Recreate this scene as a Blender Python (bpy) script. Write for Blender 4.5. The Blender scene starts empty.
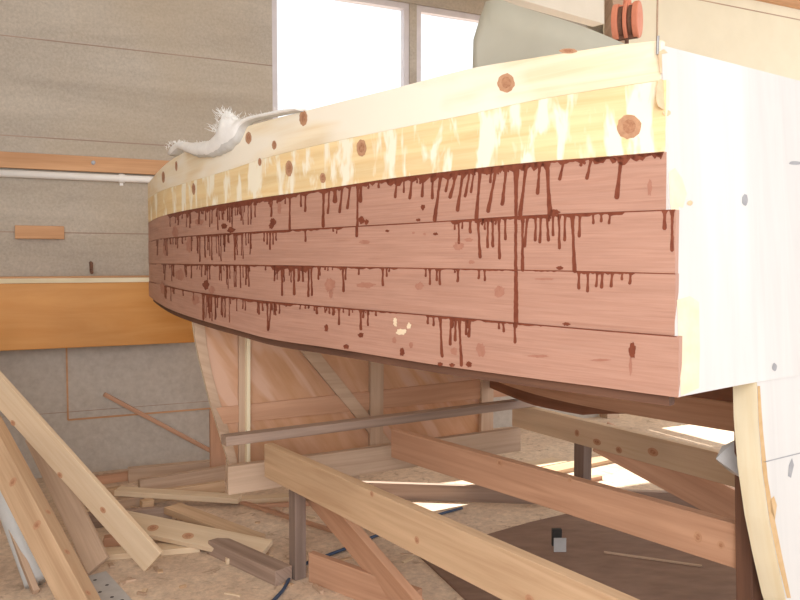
import bpy, math, random
import numpy as np
from mathutils import Vector, Matrix
random.seed(7)
C = bpy.context.scene.collection
H = 1.55                      # eye height (m)
F = 778.0                     # focal length in pixels of an 800 px wide frame
TH = math.atan(38 / F)        # the camera looks slightly down
CT, ST = math.cos(TH), math.sin(TH)

# ------------------------------------------------------------------ geometry of the view
def ray(px, py):
    cx = (px - 400) / F; cy = (300 - py) / F
    return Vector((cx, CT + cy * ST, -ST + cy * CT))
EYE = Vector((0, 0, H))
def at(px, py, d):
    r = ray(px, py); return EYE + r * (d / r.y)
def pz(px, py, z=0.0):
    r = ray(px, py); return EYE + r * ((z - H) / r.z)
def onplane(px, py, p0, n):
    r = ray(px, py); return EYE + r * ((p0 - EYE).dot(n) / r.dot(n))
def proj(p):
    q = p - EYE
    f = q.y * CT - q.z * ST; u = q.y * ST + q.z * CT
    return 400 + F * q.x / f, 300 - F * u / f

# ------------------------------------------------------------------ materials
def newmat(name):
    m = bpy.data.materials.new(name); m.use_nodes = True
    nt = m.node_tree; b = nt.nodes['Principled BSDF']
    return m, nt, b
def ramp(nt, fac, stops):
    r = nt.nodes.new('ShaderNodeValToRGB')
    el = r.color_ramp.elements
    while len(el) < len(stops): el.new(0.5)
    for e, (p, c) in zip(el, stops):
        e.position = p; e.color = (*c, 1)
    nt.links.new(fac, r.inputs[0]); return r.outputs[0]
def uvcoord(nt, scale, rnd=True):
    tc = nt.nodes.new('ShaderNodeTexCoord')
    mp = nt.nodes.new('ShaderNodeMapping'); mp.inputs['Scale'].default_value = scale
    nt.links.new(tc.outputs['UV'], mp.inputs[0])
    if rnd:
        oi = nt.nodes.new('ShaderNodeObjectInfo')
        ml = nt.nodes.new('ShaderNodeMath'); ml.operation = 'MULTIPLY'; ml.inputs[1].default_value = 37.0
        nt.links.new(oi.outputs['Random'], ml.inputs[0])
        nt.links.new(ml.outputs[0], mp.inputs['Location'])
    return mp.outputs[0]
def noise(nt, vec, scale, detail=4, rough=0.6, dist=0.0):
    n = nt.nodes.new('ShaderNodeTexNoise'); n.inputs['Scale'].default_value = scale
    n.inputs['Detail'].default_value = detail; n.inputs['Roughness'].default_value = rough
    n.inputs['Distortion'].default_value = dist
    nt.links.new(vec, n.inputs['Vector']); return n.outputs['Fac']
def mixc(nt, fac, a, b, mode='MIX'):
    m = nt.nodes.new('ShaderNodeMix'); m.data_type = 'RGBA'; m.blend_type = mode
    for i, v in ((0, fac), (6, a), (7, b)):
        if hasattr(v, 'is_linked') or hasattr(v, 'links'): nt.links.new(v, m.inputs[i])
        elif i == 0: m.inputs[0].default_value = v
        else: m.inputs[i].default_value = (*v, 1)
    return m.outputs[2]
def bump(nt, b, h, strength=0.3, dist=0.004):
    bp = nt.nodes.new('ShaderNodeBump'); bp.inputs['Strength'].default_value = strength
    bp.inputs['Distance'].default_value = dist
    nt.links.new(h, bp.inputs['Height']); nt.links.new(bp.outputs[0], b.inputs['Normal'])

def wood(name, dark, light, along=1.6, across=34, knots=0.0, kcol=(0.16, 0.06, 0.025), rough=0.65, streak=None, spec=0.3, bf=0.8):
    m, nt, b = newmat(name)
    v = uvcoord(nt, (along, across, 1))
    g = noise(nt, v, 1.0, 5, 0.62, 0.6)
    v2 = uvcoord(nt, (along * 0.7, across * 0.16, 1))
    g2 = noise(nt, v2, 1.0, 2, 0.5, 0.8)
    col = ramp(nt, g, [(0.30, dark), (0.62, light)])
    broad = ramp(nt, g2, [(0.3, (0.80, 0.76, 0.72)), (0.7, (1.08, 1.06, 1.03))])
    col = mixc(nt, bf, col, broad, 'MULTIPLY')
    if streak:                                   # patches of thin primer / bleached wood
        v4 = uvcoord(nt, streak[1]); s = noise(nt, v4, 1.0, 3, 0.6, 0.3)
        f = ramp(nt, s, [(0.50, (0, 0, 0)), (0.60, (1, 1, 1))])
        col = mixc(nt, f, col, streak[0])
    if knots > 0:
        v3 = uvcoord(nt, (3.0, 7.5, 1))
        vo = nt.nodes.new('ShaderNodeTexVoronoi'); vo.inputs['Scale'].default_value = 1.0
        nt.links.new(v3, vo.inputs['Vector'])
        sp = nt.nodes.new('ShaderNodeSeparateColor'); nt.links.new(vo.outputs['Color'], sp.inputs[0])
        gt = nt.nodes.new('ShaderNodeMath'); gt.operation = 'LESS_THAN'; gt.inputs[1].default_value = knots
        nt.links.new(sp.outputs[0], gt.inputs[0])
        kf = ramp(nt, vo.outputs['Distance'], [(0.07, (1, 1, 1)), (0.13, (0, 0, 0))])
        mu = nt.nodes.new('ShaderNodeMath'); mu.operation = 'MULTIPLY'
        nt.links.new(kf, mu.inputs[0]); nt.links.new(gt.outputs[0], mu.inputs[1])
        col = mixc(nt, mu.outputs[0], col, kcol)
    nt.links.new(col, b.inputs['Base Color'])
    b.inputs['Roughness'].default_value = rough
    b.inputs['Specular IOR Level'].default_value = spec
    bump(nt, b, g, 0.25, 0.002)
    return m
def plain(name, c1, c2, scale=8, rough=0.7, metal=0.0, stretch=(1, 1, 1), bmp=0.2, coord='Object', spec=0.3, detail=4):
    m, nt, b = newmat(name)
    tc = nt.nodes.new('ShaderNodeTexCoord'); mp = nt.nodes.new('ShaderNodeMapping')
    mp.inputs['Scale'].default_value = stretch
    nt.links.new(tc.outputs[coord], mp.inputs[0])
    g = noise(nt, mp.outputs[0], scale, detail)
    col = ramp(nt, g, [(0.3, c1), (0.7, c2)])
    nt.links.new(col, b.inputs['Base Color'])
    b.inputs['Roughness'].default_value = rough; b.inputs['Metallic'].default_value = metal
    b.inputs['Specular IOR Level'].default_value = spec
    if bmp: bump(nt, b, g, bmp, 0.004)
    return m

M = {}
M['mahogany'] = wood('mahogany', (0.43, 0.232, 0.172), (0.50, 0.288, 0.222), 4.0, 150, rough=0.55, bf=0.35)
M['stain'] = plain('dark_stain', (0.165, 0.040, 0.022), (0.23, 0.066, 0.036), 40, 0.45, bmp=0)
M['smear'] = plain('faint_stain', (0.38, 0.17, 0.12), (0.44, 0.215, 0.155), 40, 0.55, bmp=0)
M['pine_raw'] = wood('pine_raw', (0.86, 0.71, 0.48), (0.93, 0.84, 0.66), 1.4, 26, rough=0.6, streak=((0.92, 0.86, 0.74), (1.0, 2.2, 1)))
M['pine_primed'] = wood('pine_primed', (0.84, 0.62, 0.32), (0.92, 0.75, 0.45), 1.6, 30, rough=0.6, streak=((0.94, 0.88, 0.72), (15, 4.5, 1)))
M['knot'] = plain('knot_wood', (0.45, 0.24, 0.14), (0.57, 0.33, 0.20), 60, 0.6, bmp=0)
M['knot_core'] = plain('knot_core', (0.33, 0.145, 0.08), (0.52, 0.28, 0.165), 90, 0.6, bmp=0)
M['bare'] = plain('bare_patch', (0.80, 0.63, 0.44), (0.86, 0.72, 0.54), 18, 0.65, bmp=0)
M['filler'] = plain('filler_patch', (0.62, 0.40, 0.24), (0.74, 0.54, 0.36), 25, 0.65, bmp=0)
M['pencil'] = plain('pencil_grey', (0.30, 0.30, 0.32), (0.38, 0.38, 0.40), 25, 0.65, bmp=0)
M['white_paint'] = wood('white_paint', (0.62, 0.62, 0.625), (0.69, 0.69, 0.695), 0.7, 9.0, rough=0.5)
M['cut_edge'] = wood('cut_edge', (0.80, 0.70, 0.48), (0.86, 0.80, 0.62), 2.0, 20, rough=0.6)
M['bark_line'] = plain('glue_line', (0.52, 0.32, 0.14), (0.66, 0.46, 0.26), 14, 0.65, bmp=0)
M['ply'] = wood('plywood', (0.54, 0.30, 0.16), (0.62, 0.37, 0.245), 2.2, 14, rough=0.6, streak=((0.63, 0.40, 0.29), (1.2, 7, 1)))
M['fir'] = wood('fir', (0.50, 0.33, 0.205), (0.62, 0.44, 0.29), 1.3, 30)
M['fir_red'] = wood('fir_red', (0.47, 0.26, 0.165), (0.58, 0.345, 0.23), 1.3, 30)
M['fir_pale'] = wood('fir_pale', (0.66, 0.50, 0.34), (0.75, 0.61, 0.45), 1.3, 28)
M['old'] = wood('weathered_wood', (0.29, 0.205, 0.165), (0.41, 0.305, 0.25), 1.3, 30)
M['old_pale'] = wood('old_pale_wood', (0.46, 0.325, 0.235), (0.57, 0.42, 0.315), 1.3, 30)
M['dark'] = wood('dark_wood', (0.10, 0.05, 0.035), (0.17, 0.085, 0.055), 1.3, 30)
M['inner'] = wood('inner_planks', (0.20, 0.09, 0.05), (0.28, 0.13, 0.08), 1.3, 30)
M['orange'] = wood('orange_stain', (0.58, 0.255, 0.06), (0.66, 0.33, 0.10), 1.1, 9, rough=0.45)
M['rail'] = wood('rail_wood', (0.52, 0.28, 0.14), (0.62, 0.36, 0.20), 1.1, 25)
M['pipe'] = plain('white_plastic', (0.86, 0.83, 0.80), (0.90, 0.88, 0.85), 6, 0.4, bmp=0)
M['pipe_blue'] = plain('pale_blue_plastic', (0.50, 0.50, 0.49), (0.58, 0.58, 0.57), 6, 0.4, bmp=0)
M['fibre'] = plain('glass_fibre', (0.84, 0.84, 0.84), (0.92, 0.92, 0.91), 30, 0.9, bmp=0.6)
M['fibre_low'] = plain('grey_fibre', (0.60, 0.61, 0.61), (0.68, 0.69, 0.69), 30, 0.9, bmp=0.6)
M['red_paint'] = plain('orange_red_paint', (0.72, 0.24, 0.14), (0.80, 0.33, 0.21), 12, 0.5, bmp=0.1)
M['steel'] = plain('dull_steel', (0.25, 0.24, 0.24), (0.36, 0.35, 0.35), 12, 0.45, 0.7, bmp=0.1)
M['rust'] = plain('rusty_iron', (0.12, 0.06, 0.04), (0.22, 0.11, 0.07), 40, 0.8, bmp=0.2)
M['blue'] = plain('blue_rubber', (0.035, 0.06, 0.11), (0.06, 0.09, 0.16), 12, 0.5, bmp=0)
M['sheet_shade_brown'] = plain('brown_shade_board', (0.20, 0.122, 0.088), (0.28, 0.18, 0.132), 5, 0.8, stretch=(1, 2.5, 1), bmp=0.2)  # brown of the sheet with the shade under the boat put in
M['grey_card'] = plain('grey_card', (0.42, 0.41, 0.41), (0.52, 0.51, 0.51), 12, 0.7, bmp=0)
M['black'] = plain('black_plastic', (0.02, 0.02, 0.02), (0.05, 0.045, 0.045), 12, 0.6, bmp=0)
M['post_grey'] = wood('post_grey', (0.20, 0.145, 0.12), (0.27, 0.20, 0.17), 1.6, 30)
M['cream'] = plain('flare_cream_board', (0.82, 0.75, 0.58), (0.87, 0.80, 0.63), 3, 0.8, bmp=0.1)  # same wall as the grey boards, its flare put into a lighter colour
M['frame_white'] = plain('window_paint', (0.62, 0.58, 0.60), (0.70, 0.66, 0.68), 8, 0.5, bmp=0)
M['ceil'] = plain('ceiling_paint', (0.76, 0.70, 0.59), (0.82, 0.76, 0.65), 3, 0.8, bmp=0)

# wall: weathered fibre boards, beige above, greyer below
def wallmat():
    m, nt, b = newmat('weathered_board')
    tc = nt.nodes.new('ShaderNodeTexCoord')
    mp = nt.nodes.new('ShaderNodeMapping'); mp.inputs['Scale'].default_value = (0.5, 0.5, 3.2)
    nt.links.new(tc.outputs['Object'], mp.inputs[0])
    g = noise(nt, mp.outputs[0], 1.6, 5, 0.6, 0.3)
    fine = noise(nt, tc.outputs['Object'], 55, 3, 0.7)
    big = noise(nt, tc.outputs['Object'], 1.1, 2, 0.5)
    col = ramp(nt, g, [(0.3, (0.41, 0.355, 0.295)), (0.7, (0.53, 0.47, 0.395))])
    f2 = ramp(nt, fine, [(0.3, (0.86, 0.86, 0.86)), (0.7, (1.08, 1.08, 1.08))])
    col = mixc(nt, 1.0, col, f2, 'MULTIPLY')
    col = mixc(nt, ramp(nt, big, [(0.45, (0, 0, 0)), (0.7, (0.35, 0.35, 0.35))]), col, (0.46, 0.36, 0.24))
    nt.links.new(col, b.inputs['Base Color']); b.inputs['Roughness'].default_value = 0.85
    bump(nt, b, fine, 0.25, 0.004)
    return m
M['wall'] = wallmat()
M['wall_low'] = plain('grey_block', (0.43, 0.375, 0.325), (0.52, 0.465, 0.41), 22, 0.9, bmp=0.4, detail=6)

def floormat():
    m, nt, b = newmat('sawdust_floor')
    tc = nt.nodes.new('ShaderNodeTexCoord')
    a = noise(nt, tc.outputs['Object'], 1.3, 6, 0.65, 0.4)
    f = noise(nt, tc.outputs['Object'], 26, 5, 0.75)
    sp = noise(nt, tc.outputs['Object'], 9, 6, 0.7, 1.0)
    col = ramp(nt, a, [(0.30, (0.54, 0.40, 0.30)), (0.50, (0.68, 0.53, 0.41)), (0.68, (0.76, 0.63, 0.50))])
    col = mixc(nt, 1.0, col, ramp(nt, f, [(0.3, (0.74, 0.72, 0.70)), (0.7, (1.15, 1.13, 1.10))]), 'MULTIPLY')
    col = mixc(nt, ramp(nt, sp, [(0.57, (0, 0, 0)), (0.66, (0.7, 0.7, 0.7))]), col, (0.33, 0.22, 0.15))
    nt.links.new(col, b.inputs['Base Color']); b.inputs['Roughness'].default_value = 0.9
    bump(nt, b, f, 0.5, 0.012)
    return m
M['floor'] = floormat()

def greenmat():
    m, nt, b = newmat('green_grey_sheet')
    tc = nt.nodes.new('ShaderNodeTexCoord')
    g = noise(nt, tc.outputs['Object'], 3.0, 4)
    col = ramp(nt, g, [(0.3, (0.66, 0.64, 0.55)), (0.7, (0.73, 0.71, 0.62))])
    nt.links.new(col, b.inputs['Base Color']); b.inputs['Roughness'].default_value = 0.45
    tr = nt.nodes.new('ShaderNodeBsdfTranslucent'); nt.links.new(col, tr.inputs[0])
    mx = nt.nodes.new('ShaderNodeMixShader'); mx.inputs[0].default_value = 0.45
    out = nt.nodes['Material Output']
    nt.links.new(b.outputs[0], mx.inputs[1]); nt.links.new(tr.outputs[0], mx.inputs[2]); nt.links.new(mx.outputs[0], out.inputs[0])
    return m
M['green'] = greenmat()

def glassmat():
    m, nt, b = newmat('window_glass')
    nt.nodes.remove(b)
    tr = nt.nodes.new('ShaderNodeBsdfTransparent'); tr.inputs[0].default_value = (0.97, 0.98, 0.98, 1)
    gl = nt.nodes.new('ShaderNodeBsdfGlossy'); gl.inputs['Roughness'].default_value = 0.03
    mx = nt.nodes.new('ShaderNodeMixShader'); mx.inputs[0].default_value = 0.05
    nt.links.new(tr.outputs[0], mx.inputs[1]); nt.links.new(gl.outputs[0], mx.inputs[2])
    nt.links.new(mx.outputs[0], nt.nodes['Material Output'].inputs[0])
    return m
M['glass'] = glassmat()

# ------------------------------------------------------------------ mesh building
class MB:
    def __init__(s): s.v = []; s.f = []; s.mi = []; s.uv = []
    def face(s, pts, mi=0, uvs=None):
        i0 = len(s.v); s.v += [Vector(p) for p in pts]
        s.f.append(list(range(i0, i0 + len(pts)))); s.mi.append(mi)
        s.uv.append(uvs if uvs else [(p[0], p[2]) for p in pts])
    def hexa(s, c, mi=0, axis=0):
        # c: 8 corners, index bits (a, b, c): bit0 along length, bit1 across, bit2 up
        L = (c[1] - c[0]).length; W = (c[2] - c[0]).length; T = (c[4] - c[0]).length
        base = random.random() * 3
        for q in ((0, 1, 5, 4), (2, 6, 7, 3), (0, 2, 3, 1), (4, 5, 7, 6), (0, 4, 6, 2), (1, 3, 7, 5)):
            def uvof(k):
                a, b_, t = k & 1, (k >> 1) & 1, k >> 2
                if q in ((0, 4, 6, 2), (1, 3, 7, 5)): return (0.02 * b_ + base, t * T * 3 + b_ * W * 3)
                if q in ((0, 1, 5, 4), (2, 6, 7, 3)): return (a * L, t * T)
                return (a * L, b_ * W + T + 0.3)
            s.face([c[k] for k in q], mi, [uvof(k) for k in q])
    def box(s, lo, hi, mi=0):
        c = [Vector(((hi if k & 1 else lo)[0], (hi if k & 2 else lo)[1], (hi if k & 4 else lo)[2])) for k in range(8)]
        s.hexa(c, mi)
    def bar(s, p0, p1, w, t, up=Vector((0, 0, 1)), mi=0):
        """box with centre line p0-p1; t high along `up`, w across"""
        d = (p1 - p0).normalized(); side = d.cross(up).normalized(); u = side.cross(d).normalized()
        c = [(p1 if k & 1 else p0) + side * (w / 2 * (-1 if k & 2 else 1)) + u * (t / 2 * (1 if k & 4 else -1)) for k in range(8)]
        s.hexa(c, mi)
    def tube(s, pts, r, n=12, mi=0, caps=True):
        rings = []
        for i, p in enumerate(pts):
            d = (pts[min(i + 1, len(pts) - 1)] - pts[max(i - 1, 0)]).normalized()
            a = d.cross(Vector((0, 0, 1)) if abs(d.z) < 0.9 else Vector((1, 0, 0))).normalized(); b = d.cross(a)
            rr = r[i] if isinstance(r, (list, tuple)) else r
            rings.append([p + a * (math.cos(2 * math.pi * k / n) * rr) + b * (math.sin(2 * math.pi * k / n) * rr) for k in range(n)])
        i0 = len(s.v)
        for q in rings: s.v += q
        for i in range(len(rings) - 1):
            for k in range(n):
                k2 = (k + 1) % n
                s.f.append([i0 + i * n + k, i0 + i * n + k2, i0 + (i + 1) * n + k2, i0 + (i + 1) * n + k]); s.mi.append(mi)
                s.uv.append([(i * .1, k * .1), (i * .1, k * .1 + .1), (i * .1 + .1, k * .1 + .1), (i * .1 + .1, k * .1)])
        if caps:
            for ring in (0, len(rings) - 1):
                s.f.append([i0 + ring * n + k for k in range(n)]); s.mi.append(mi); s.uv.append([(0, 0)] * n)
    def prism(s, front, off, mi=0, edge_mi=None, uvf=None):
        """polygon `front` (3D points) extruded by vector off"""
        back = [p + off for p in front]; n = len(front)
        uvf = uvf or (lambda p: (p[0], p[2]))
        s.face(front, mi, [uvf(p) for p in front]); s.face(back[::-1], mi, [uvf(p) for p in back[::-1]])
        em = mi if edge_mi is None else edge_mi
        acc = 0
        for k in range(n):
            k2 = (k + 1) % n; L = (front[k2] - front[k]).length
            s.face([front[k], back[k], back[k2], front[k2]], em, [(acc, 0), (acc, off.length), (acc + L, off.length), (acc + L, 0)]); acc += L
    def build(s, name, mats, parent=None, smooth=False, bevel=0.0, label=None, fix=True):
        if not isinstance(mats, (list, tuple)): mats = [mats]
        me = bpy.data.meshes.new(name)
        c = sum(s.v, Vector()) / len(s.v)
        base = Vector((c.x, c.y, min(p.z for p in s.v)))
        me.from_pydata([p - base for p in s.v], [], s.f)
        for m in mats: me.materials.append(m)
        uvl = me.uv_layers.new(name='UVMap')
        li = 0
        for p, mi, uv in zip(me.polygons, s.mi, s.uv):
            p.material_index = mi; p.use_smooth = smooth
            for k, l in enumerate(p.loop_indices): uvl.data[l].uv = uv[k]
        me.validate(); me.update()
        import bmesh
        bm = bmesh.new(); bm.from_mesh(me)
        bmesh.ops.remove_doubles(bm, verts=bm.verts, dist=1e-5)
        if fix: bmesh.ops.recalc_face_normals(bm, faces=bm.faces)
        bm.to_mesh(me); bm.free()
        o = bpy.data.objects.new(name, me); C.objects.link(o)
        if parent is not None:
            o.parent = parent; o.location = base - wloc(parent)
        else: o.location = base
        if label: o['label'] = label
        if bevel:
            bv = o.modifiers.new('bevel', 'BEVEL'); bv.width = bevel; bv.segments = 2; bv.limit_method = 'ANGLE'
        return o
def wloc(o):
    v = o.location.copy()
    while o.parent is not None: o = o.parent; v += o.location
    return v
def tag(o, label, cat, group=None):
    o['label'] = label; o['category'] = cat
    if group: o['group'] = group
    return o
def thing(name, label, cat, loc, group=None):
    o = bpy.data.objects.new(name, None); C.objects.link(o); o.location = loc; o.empty_display_size = .1
    return tag(o, label, cat, group)
def struct(o): o['kind'] = 'structure'; return o
def board(name, mat, p0, p1, w, t, label=None, cat='plank', group=None, up=Vector((0, 0, 1)), bevel=0.003, parent=None, knots=()):
    m = MB(); m.bar(p0, p1, w, t, up)
    d = (p1 - p0).normalized(); side = d.cross(up).normalized(); u = side.cross(d).normalized(); mid = (p0 + p1) / 2
    for px, py, rx, ry in knots:                     # dark knots on whichever face of the board shows there
        best = None
        for n, h, e, hw in ((side, w / 2, u, t / 2), (-side, w / 2, u, t / 2), (u, t / 2, side, w / 2), (-u, t / 2, side, w / 2)):
            if n.dot(EYE - mid) <= 0: continue
            q = onplane(px, py, mid + n * h, n); x = abs((q - mid).dot(e)) / hw
            if best is None or x < best[0]: best = (x, q, n, e)
        if best is None or best[0] > 1: continue
        _, q, n, e = best
        for f, mi in ((1, 1), (.55, 2)):
            m.face([q + n * (.0008 * mi) + d * (rx * f * math.cos(2 * math.pi * k / 18)) + e * (ry * f * math.sin(2 * math.pi * k / 18)) for k in range(18)], mi)
    o = m.build(name, [mat, M['knot'], M['knot_core']] if knots else mat, parent, bevel=bevel)
    if parent is None: tag(o, label, cat, group)
    elif label: o['label'] = label
    return o

def pchip(xs, ys):
    xs = np.array(xs, float); ys = np.array(ys, float)
    h = np.diff(xs); dl = np.diff(ys) / h; n = len(xs); d = np.zeros(n)
    for i in range(1, n - 1):
        if dl[i - 1] * dl[i] > 0:
            w1 = 2 * h[i] + h[i - 1]; w2 = h[i] + 2 * h[i - 1]
            d[i] = (w1 + w2) / (w1 / dl[i - 1] + w2 / dl[i])
    d[0] = dl[0]; d[-1] = dl[-1]
    def f(x):
        i = int(np.clip(np.searchsorted(xs, x) - 1, 0, n - 2)); t = (x - xs[i]) / h[i]
        if t < 0: return ys[0] + d[0] * (x - xs[0])
        if t > 1: return ys[-1] + d[-1] * (x - xs[-1])
        return ((1 + 2 * t) * (1 - t) ** 2 * ys[i] + t * (1 - t) ** 2 * h[i] * d[i] + t * t * (3 - 2 * t) * ys[i + 1] + t * t * (t - 1) * h[i] * d[i + 1])
    return f

# ------------------------------------------------------------------ room shell
W0 = Vector((-2.013, 5.8, 0)); WD = Vector((0.9, 0.436, 0)); WN = Vector((0.436, -0.9, 0))
def wpt(u, z, off=0.0): return Vector((W0.x + WD.x * u + WN.x * off, W0.y + WD.y * u + WN.y * off, z))
def wu(px, off=0.0):
    k = (px - 400) / F; b = W0 + WN * off
    return (k * b.y - b.x) / (WD.x - k * WD.y)
def wz(px, py, off=0.0):
    return onplane(px, py, W0 + WN * off, WN).z
def wbox(mb, u0, u1, z0, z1, o0, o1, mi=0):
    c = [wpt(u1 if k & 1 else u0, z1 if k & 4 else z0, o0 if k & 2 else o1) for k in range(8)]
    mb.hexa(c, mi)
CEIL = 4.6; UL = -1.0; UR = 9.0
ZW0, ZW1 = 2.45, 3.78                       # window opening
a0, a1 = wu(274), wu(410); b0, b1 = wu(417), wu(565)
ZJ = 0.93                                   # the boards start above the block plinth
m = MB()
wbox(m, UL, a0, ZJ, CEIL, -0.12, 0); wbox(m, a0, b1, ZJ, ZW0, -0.12, 0); wbox(m, a0, b1, ZW1, CEIL, -0.12, 0)
wbox(m, b1, wu(600), ZJ, CEIL, -0.12, 0); wbox(m, a1, b0, ZW0, ZW1, -0.12, -0.01)
wbox(m, UL, wu(600), 0, ZJ, -0.12, 0.004, 1)
# joints of the boards: narrow recessed-looking dark strips
for z in (1.76, wz(0, 135), wz(0, 35)):
    wbox(m, UL, min(a0, wu(600)) if z > ZW0 else wu(600), z - 0.0035, z + 0.0035, 0, 0.002, 2)
wbox(m, UL, 3, 0.46, 0.464, 0.004, 0.006, 2)
struct(m.build('wall_back', [M['wall'], M['wall_low'], M['old']]))
m = MB()
c0, c1, d0, d1 = 4.25, 7.0, 1.2, 2.75  # opening for the added window, unseen behind the boat
wbox(m, wu(600), c0, 0, CEIL, -0.12, 0.0); wbox(m, c1, UR, 0, CEIL, -0.12, 0.0); wbox(m, c0, c1, 0, d0, -0.12, 0.0); wbox(m, c0, c1, d1, CEIL, -0.12, 0.0)
for z in (wz(760, 12),): wbox(m, wu(656), UR, z - 0.006, z + 0.006, 0, 0.003, 1)
wbox(m, wu(653) - .01, wu(653) + .01, d1, CEIL, 0, 0.004, 1)
struct(m.build('wall_right', [M['cream'], M['old_pale']]))
m = MB(); wbox(m, wu(601), wu(613), 0, CEIL, 0.002, 0.12); struct(m.build('trim_1', M['old_pale'], bevel=.004))
m = MB(); wbox(m, wu(660), UR, wz(800, 10), wz(800, 10) + .16, 0.004, 0.05); struct(m.build('trim_2', M['rail'], bevel=.004))
m = MB(); e = wpt(UL, 0)
m.box((e.x - 0.12, -3.0, 0), (e.x, e.y + .1, CEIL)); struct(m.build('wall_left', M['wall']))
m = MB(); m.box((-4, -4, -0.1), (8, 12, 0)); struct(m.build('floor', M['floor']))
m = MB(); q = [Vector((-3.1, -3.0, CEIL)), Vector((6.2, -3.0, CEIL)), wpt(9.1, CEIL, -.12), wpt(-1.3, CEIL, -.12)]; m.prism(q, Vector((0, 0, .12))); struct(m.build('ceiling', M['ceil']))
# roof brace coming down to the wall post
m = MB(); p1 = at(598, 2, 6.9); p0 = at(400, -62, 5.2); m.bar(p0, p1, 0.12, 0.40); struct(m.build('trim_3', M['ceil'], bevel=.006))
# windows
def window(name, u0, u1, ZW0=ZW0, ZW1=ZW1):
    w = bpy.data.objects.new(name, None); C.objects.link(w); w.location = wpt((u0 + u1) / 2, ZW0); w['kind'] = 'structure'
    m = MB(); t = 0.05
    wbox(m, u0, u1, ZW0, ZW0 + t, -0.09, -0.02); wbox(m, u0, u1, ZW1 - t, ZW1, -0.09, -0.02)
    wbox(m, u0, u0 + t, ZW0 + t, ZW1 - t, -0.09, -0.02); wbox(m, u1 - t, u1, ZW0 + t, ZW1 - t, -0.09, -0.02)
    m.build('window_frame', M['frame_white'], w, bevel=.004)
    m = MB(); wbox(m, u0 + t, u1 - t, ZW0 + t, ZW1 - t, -0.06, -0.054); m.build('window_pane', M['glass'], w)
window('window_1', a0, a1); window('window_2', b0, b1); window('added_sun_window', c0, c1, d0, d1)  # the last one is unseen, added to let sun reach the floor

# wooden rail, pipe, small fittings on the wall
m = MB(); z0, z1 = wz(0, 168), wz(0, 152); wbox(m, UL, wu(260), z0, z1, 0.001, 0.04)
rail = tag(m.build('wall_rail', M['rail'], bevel=.004), 'long tan wooden rail fixed to the back wall above the white pipe', 'rail')
m = MB(); u = wu(95); zc = (z0 + z1) / 2 + .01
m.tube([wpt(u, zc, 0.038), wpt(u, zc, 0.052)], 0.016, 6); m.tube([wpt(u, zc, 0.05), wpt(u, zc, 0.065)], 0.008, 8)
m.build('bolt', M['steel'], rail)
zp = wz(0, 173.5); r_ = .026
pt = thing('conduit_pipe', 'long white plastic pipe along the back wall under the wooden rail', 'pipe', wpt(-.3, zp - r_))
m = MB(); m.tube([wpt(UL, zp, r_ + .002), wpt(wu(260), zp, r_ + .002)], r_, 14); m.build('pipe_run', M['pipe'], pt, smooth=True)
for px in (123, 30 - 60):
    m = MB(); u = wu(px); m.tube([wpt(u - .02, zp, r_ + .002), wpt(u + .02, zp, r_ + .002)], r_ + .006, 14); wbox(m, u - .012, u + .012, zp - .05, zp + .05, .001, .008)
    m.build('clip', M['pipe'], pt)
m = MB(); wbox(m, wu(16), wu(65), wz(40, 239), wz(40, 226), 0.001, 0.05)
tag(m.build('wood_block', M['rail'], bevel=.004), 'short reddish wooden block fixed to the grey wall under the white pipe', 'block')
m = MB(); u = wu(91); z = wz(91, 267)
m.tube([wpt(u, z + .03, .001), wpt(u, z + .03, .04), wpt(u, z - .03, .05), wpt(u, z - .04, .08)], .012, 8)
tag(m.build('iron_hook', M['rust']), 'small dark iron hook on the wall just above the orange beam', 'hook')
m = MB(); u = wu(65); zb = wz(65, 420); wbox(m, u - .006, u + .006, zb, ZJ + .02, .004, .012); wbox(m, u, wu(236), zb - .006, zb + .006, .004, .012)
struct(m.build('trim_4', M['rail']))
# orange beam / shelf front
o1 = 0.22
zt, zb = wz(0, 277, o1), wz(0, 351, o1)
sh = thing('wall_bench', 'wide orange stained plank front with a pale top edge along the back wall', 'bench', wpt(-.2, zb, .1))
m = MB(); wbox(m, UL, wu(194, o1), zb, zt - .045, o1 - .045, o1); m.build('front_board', M['orange'], sh, bevel=.004)
m = MB(); wbox(m, UL, wu(194, o1), zt - .045, zt - .012, .005, o1 + .004); m.build('top_edge', M['cut_edge'], sh, bevel=.003, label='pale whitish top edge')
m = MB(); wbox(m, UL, wu(194, o1), zt - .012, zt, .005, o1 - .02); m.build('top_board', M['rail'], sh, bevel=.002)
for px in (-20, 90, 186):
    m = MB(); u = wu(px, o1); wbox(m, u, u + .05, zb + .02, zt - .045, .005, o1 - .045); m.build('bracket', M['old'], sh)

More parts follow.
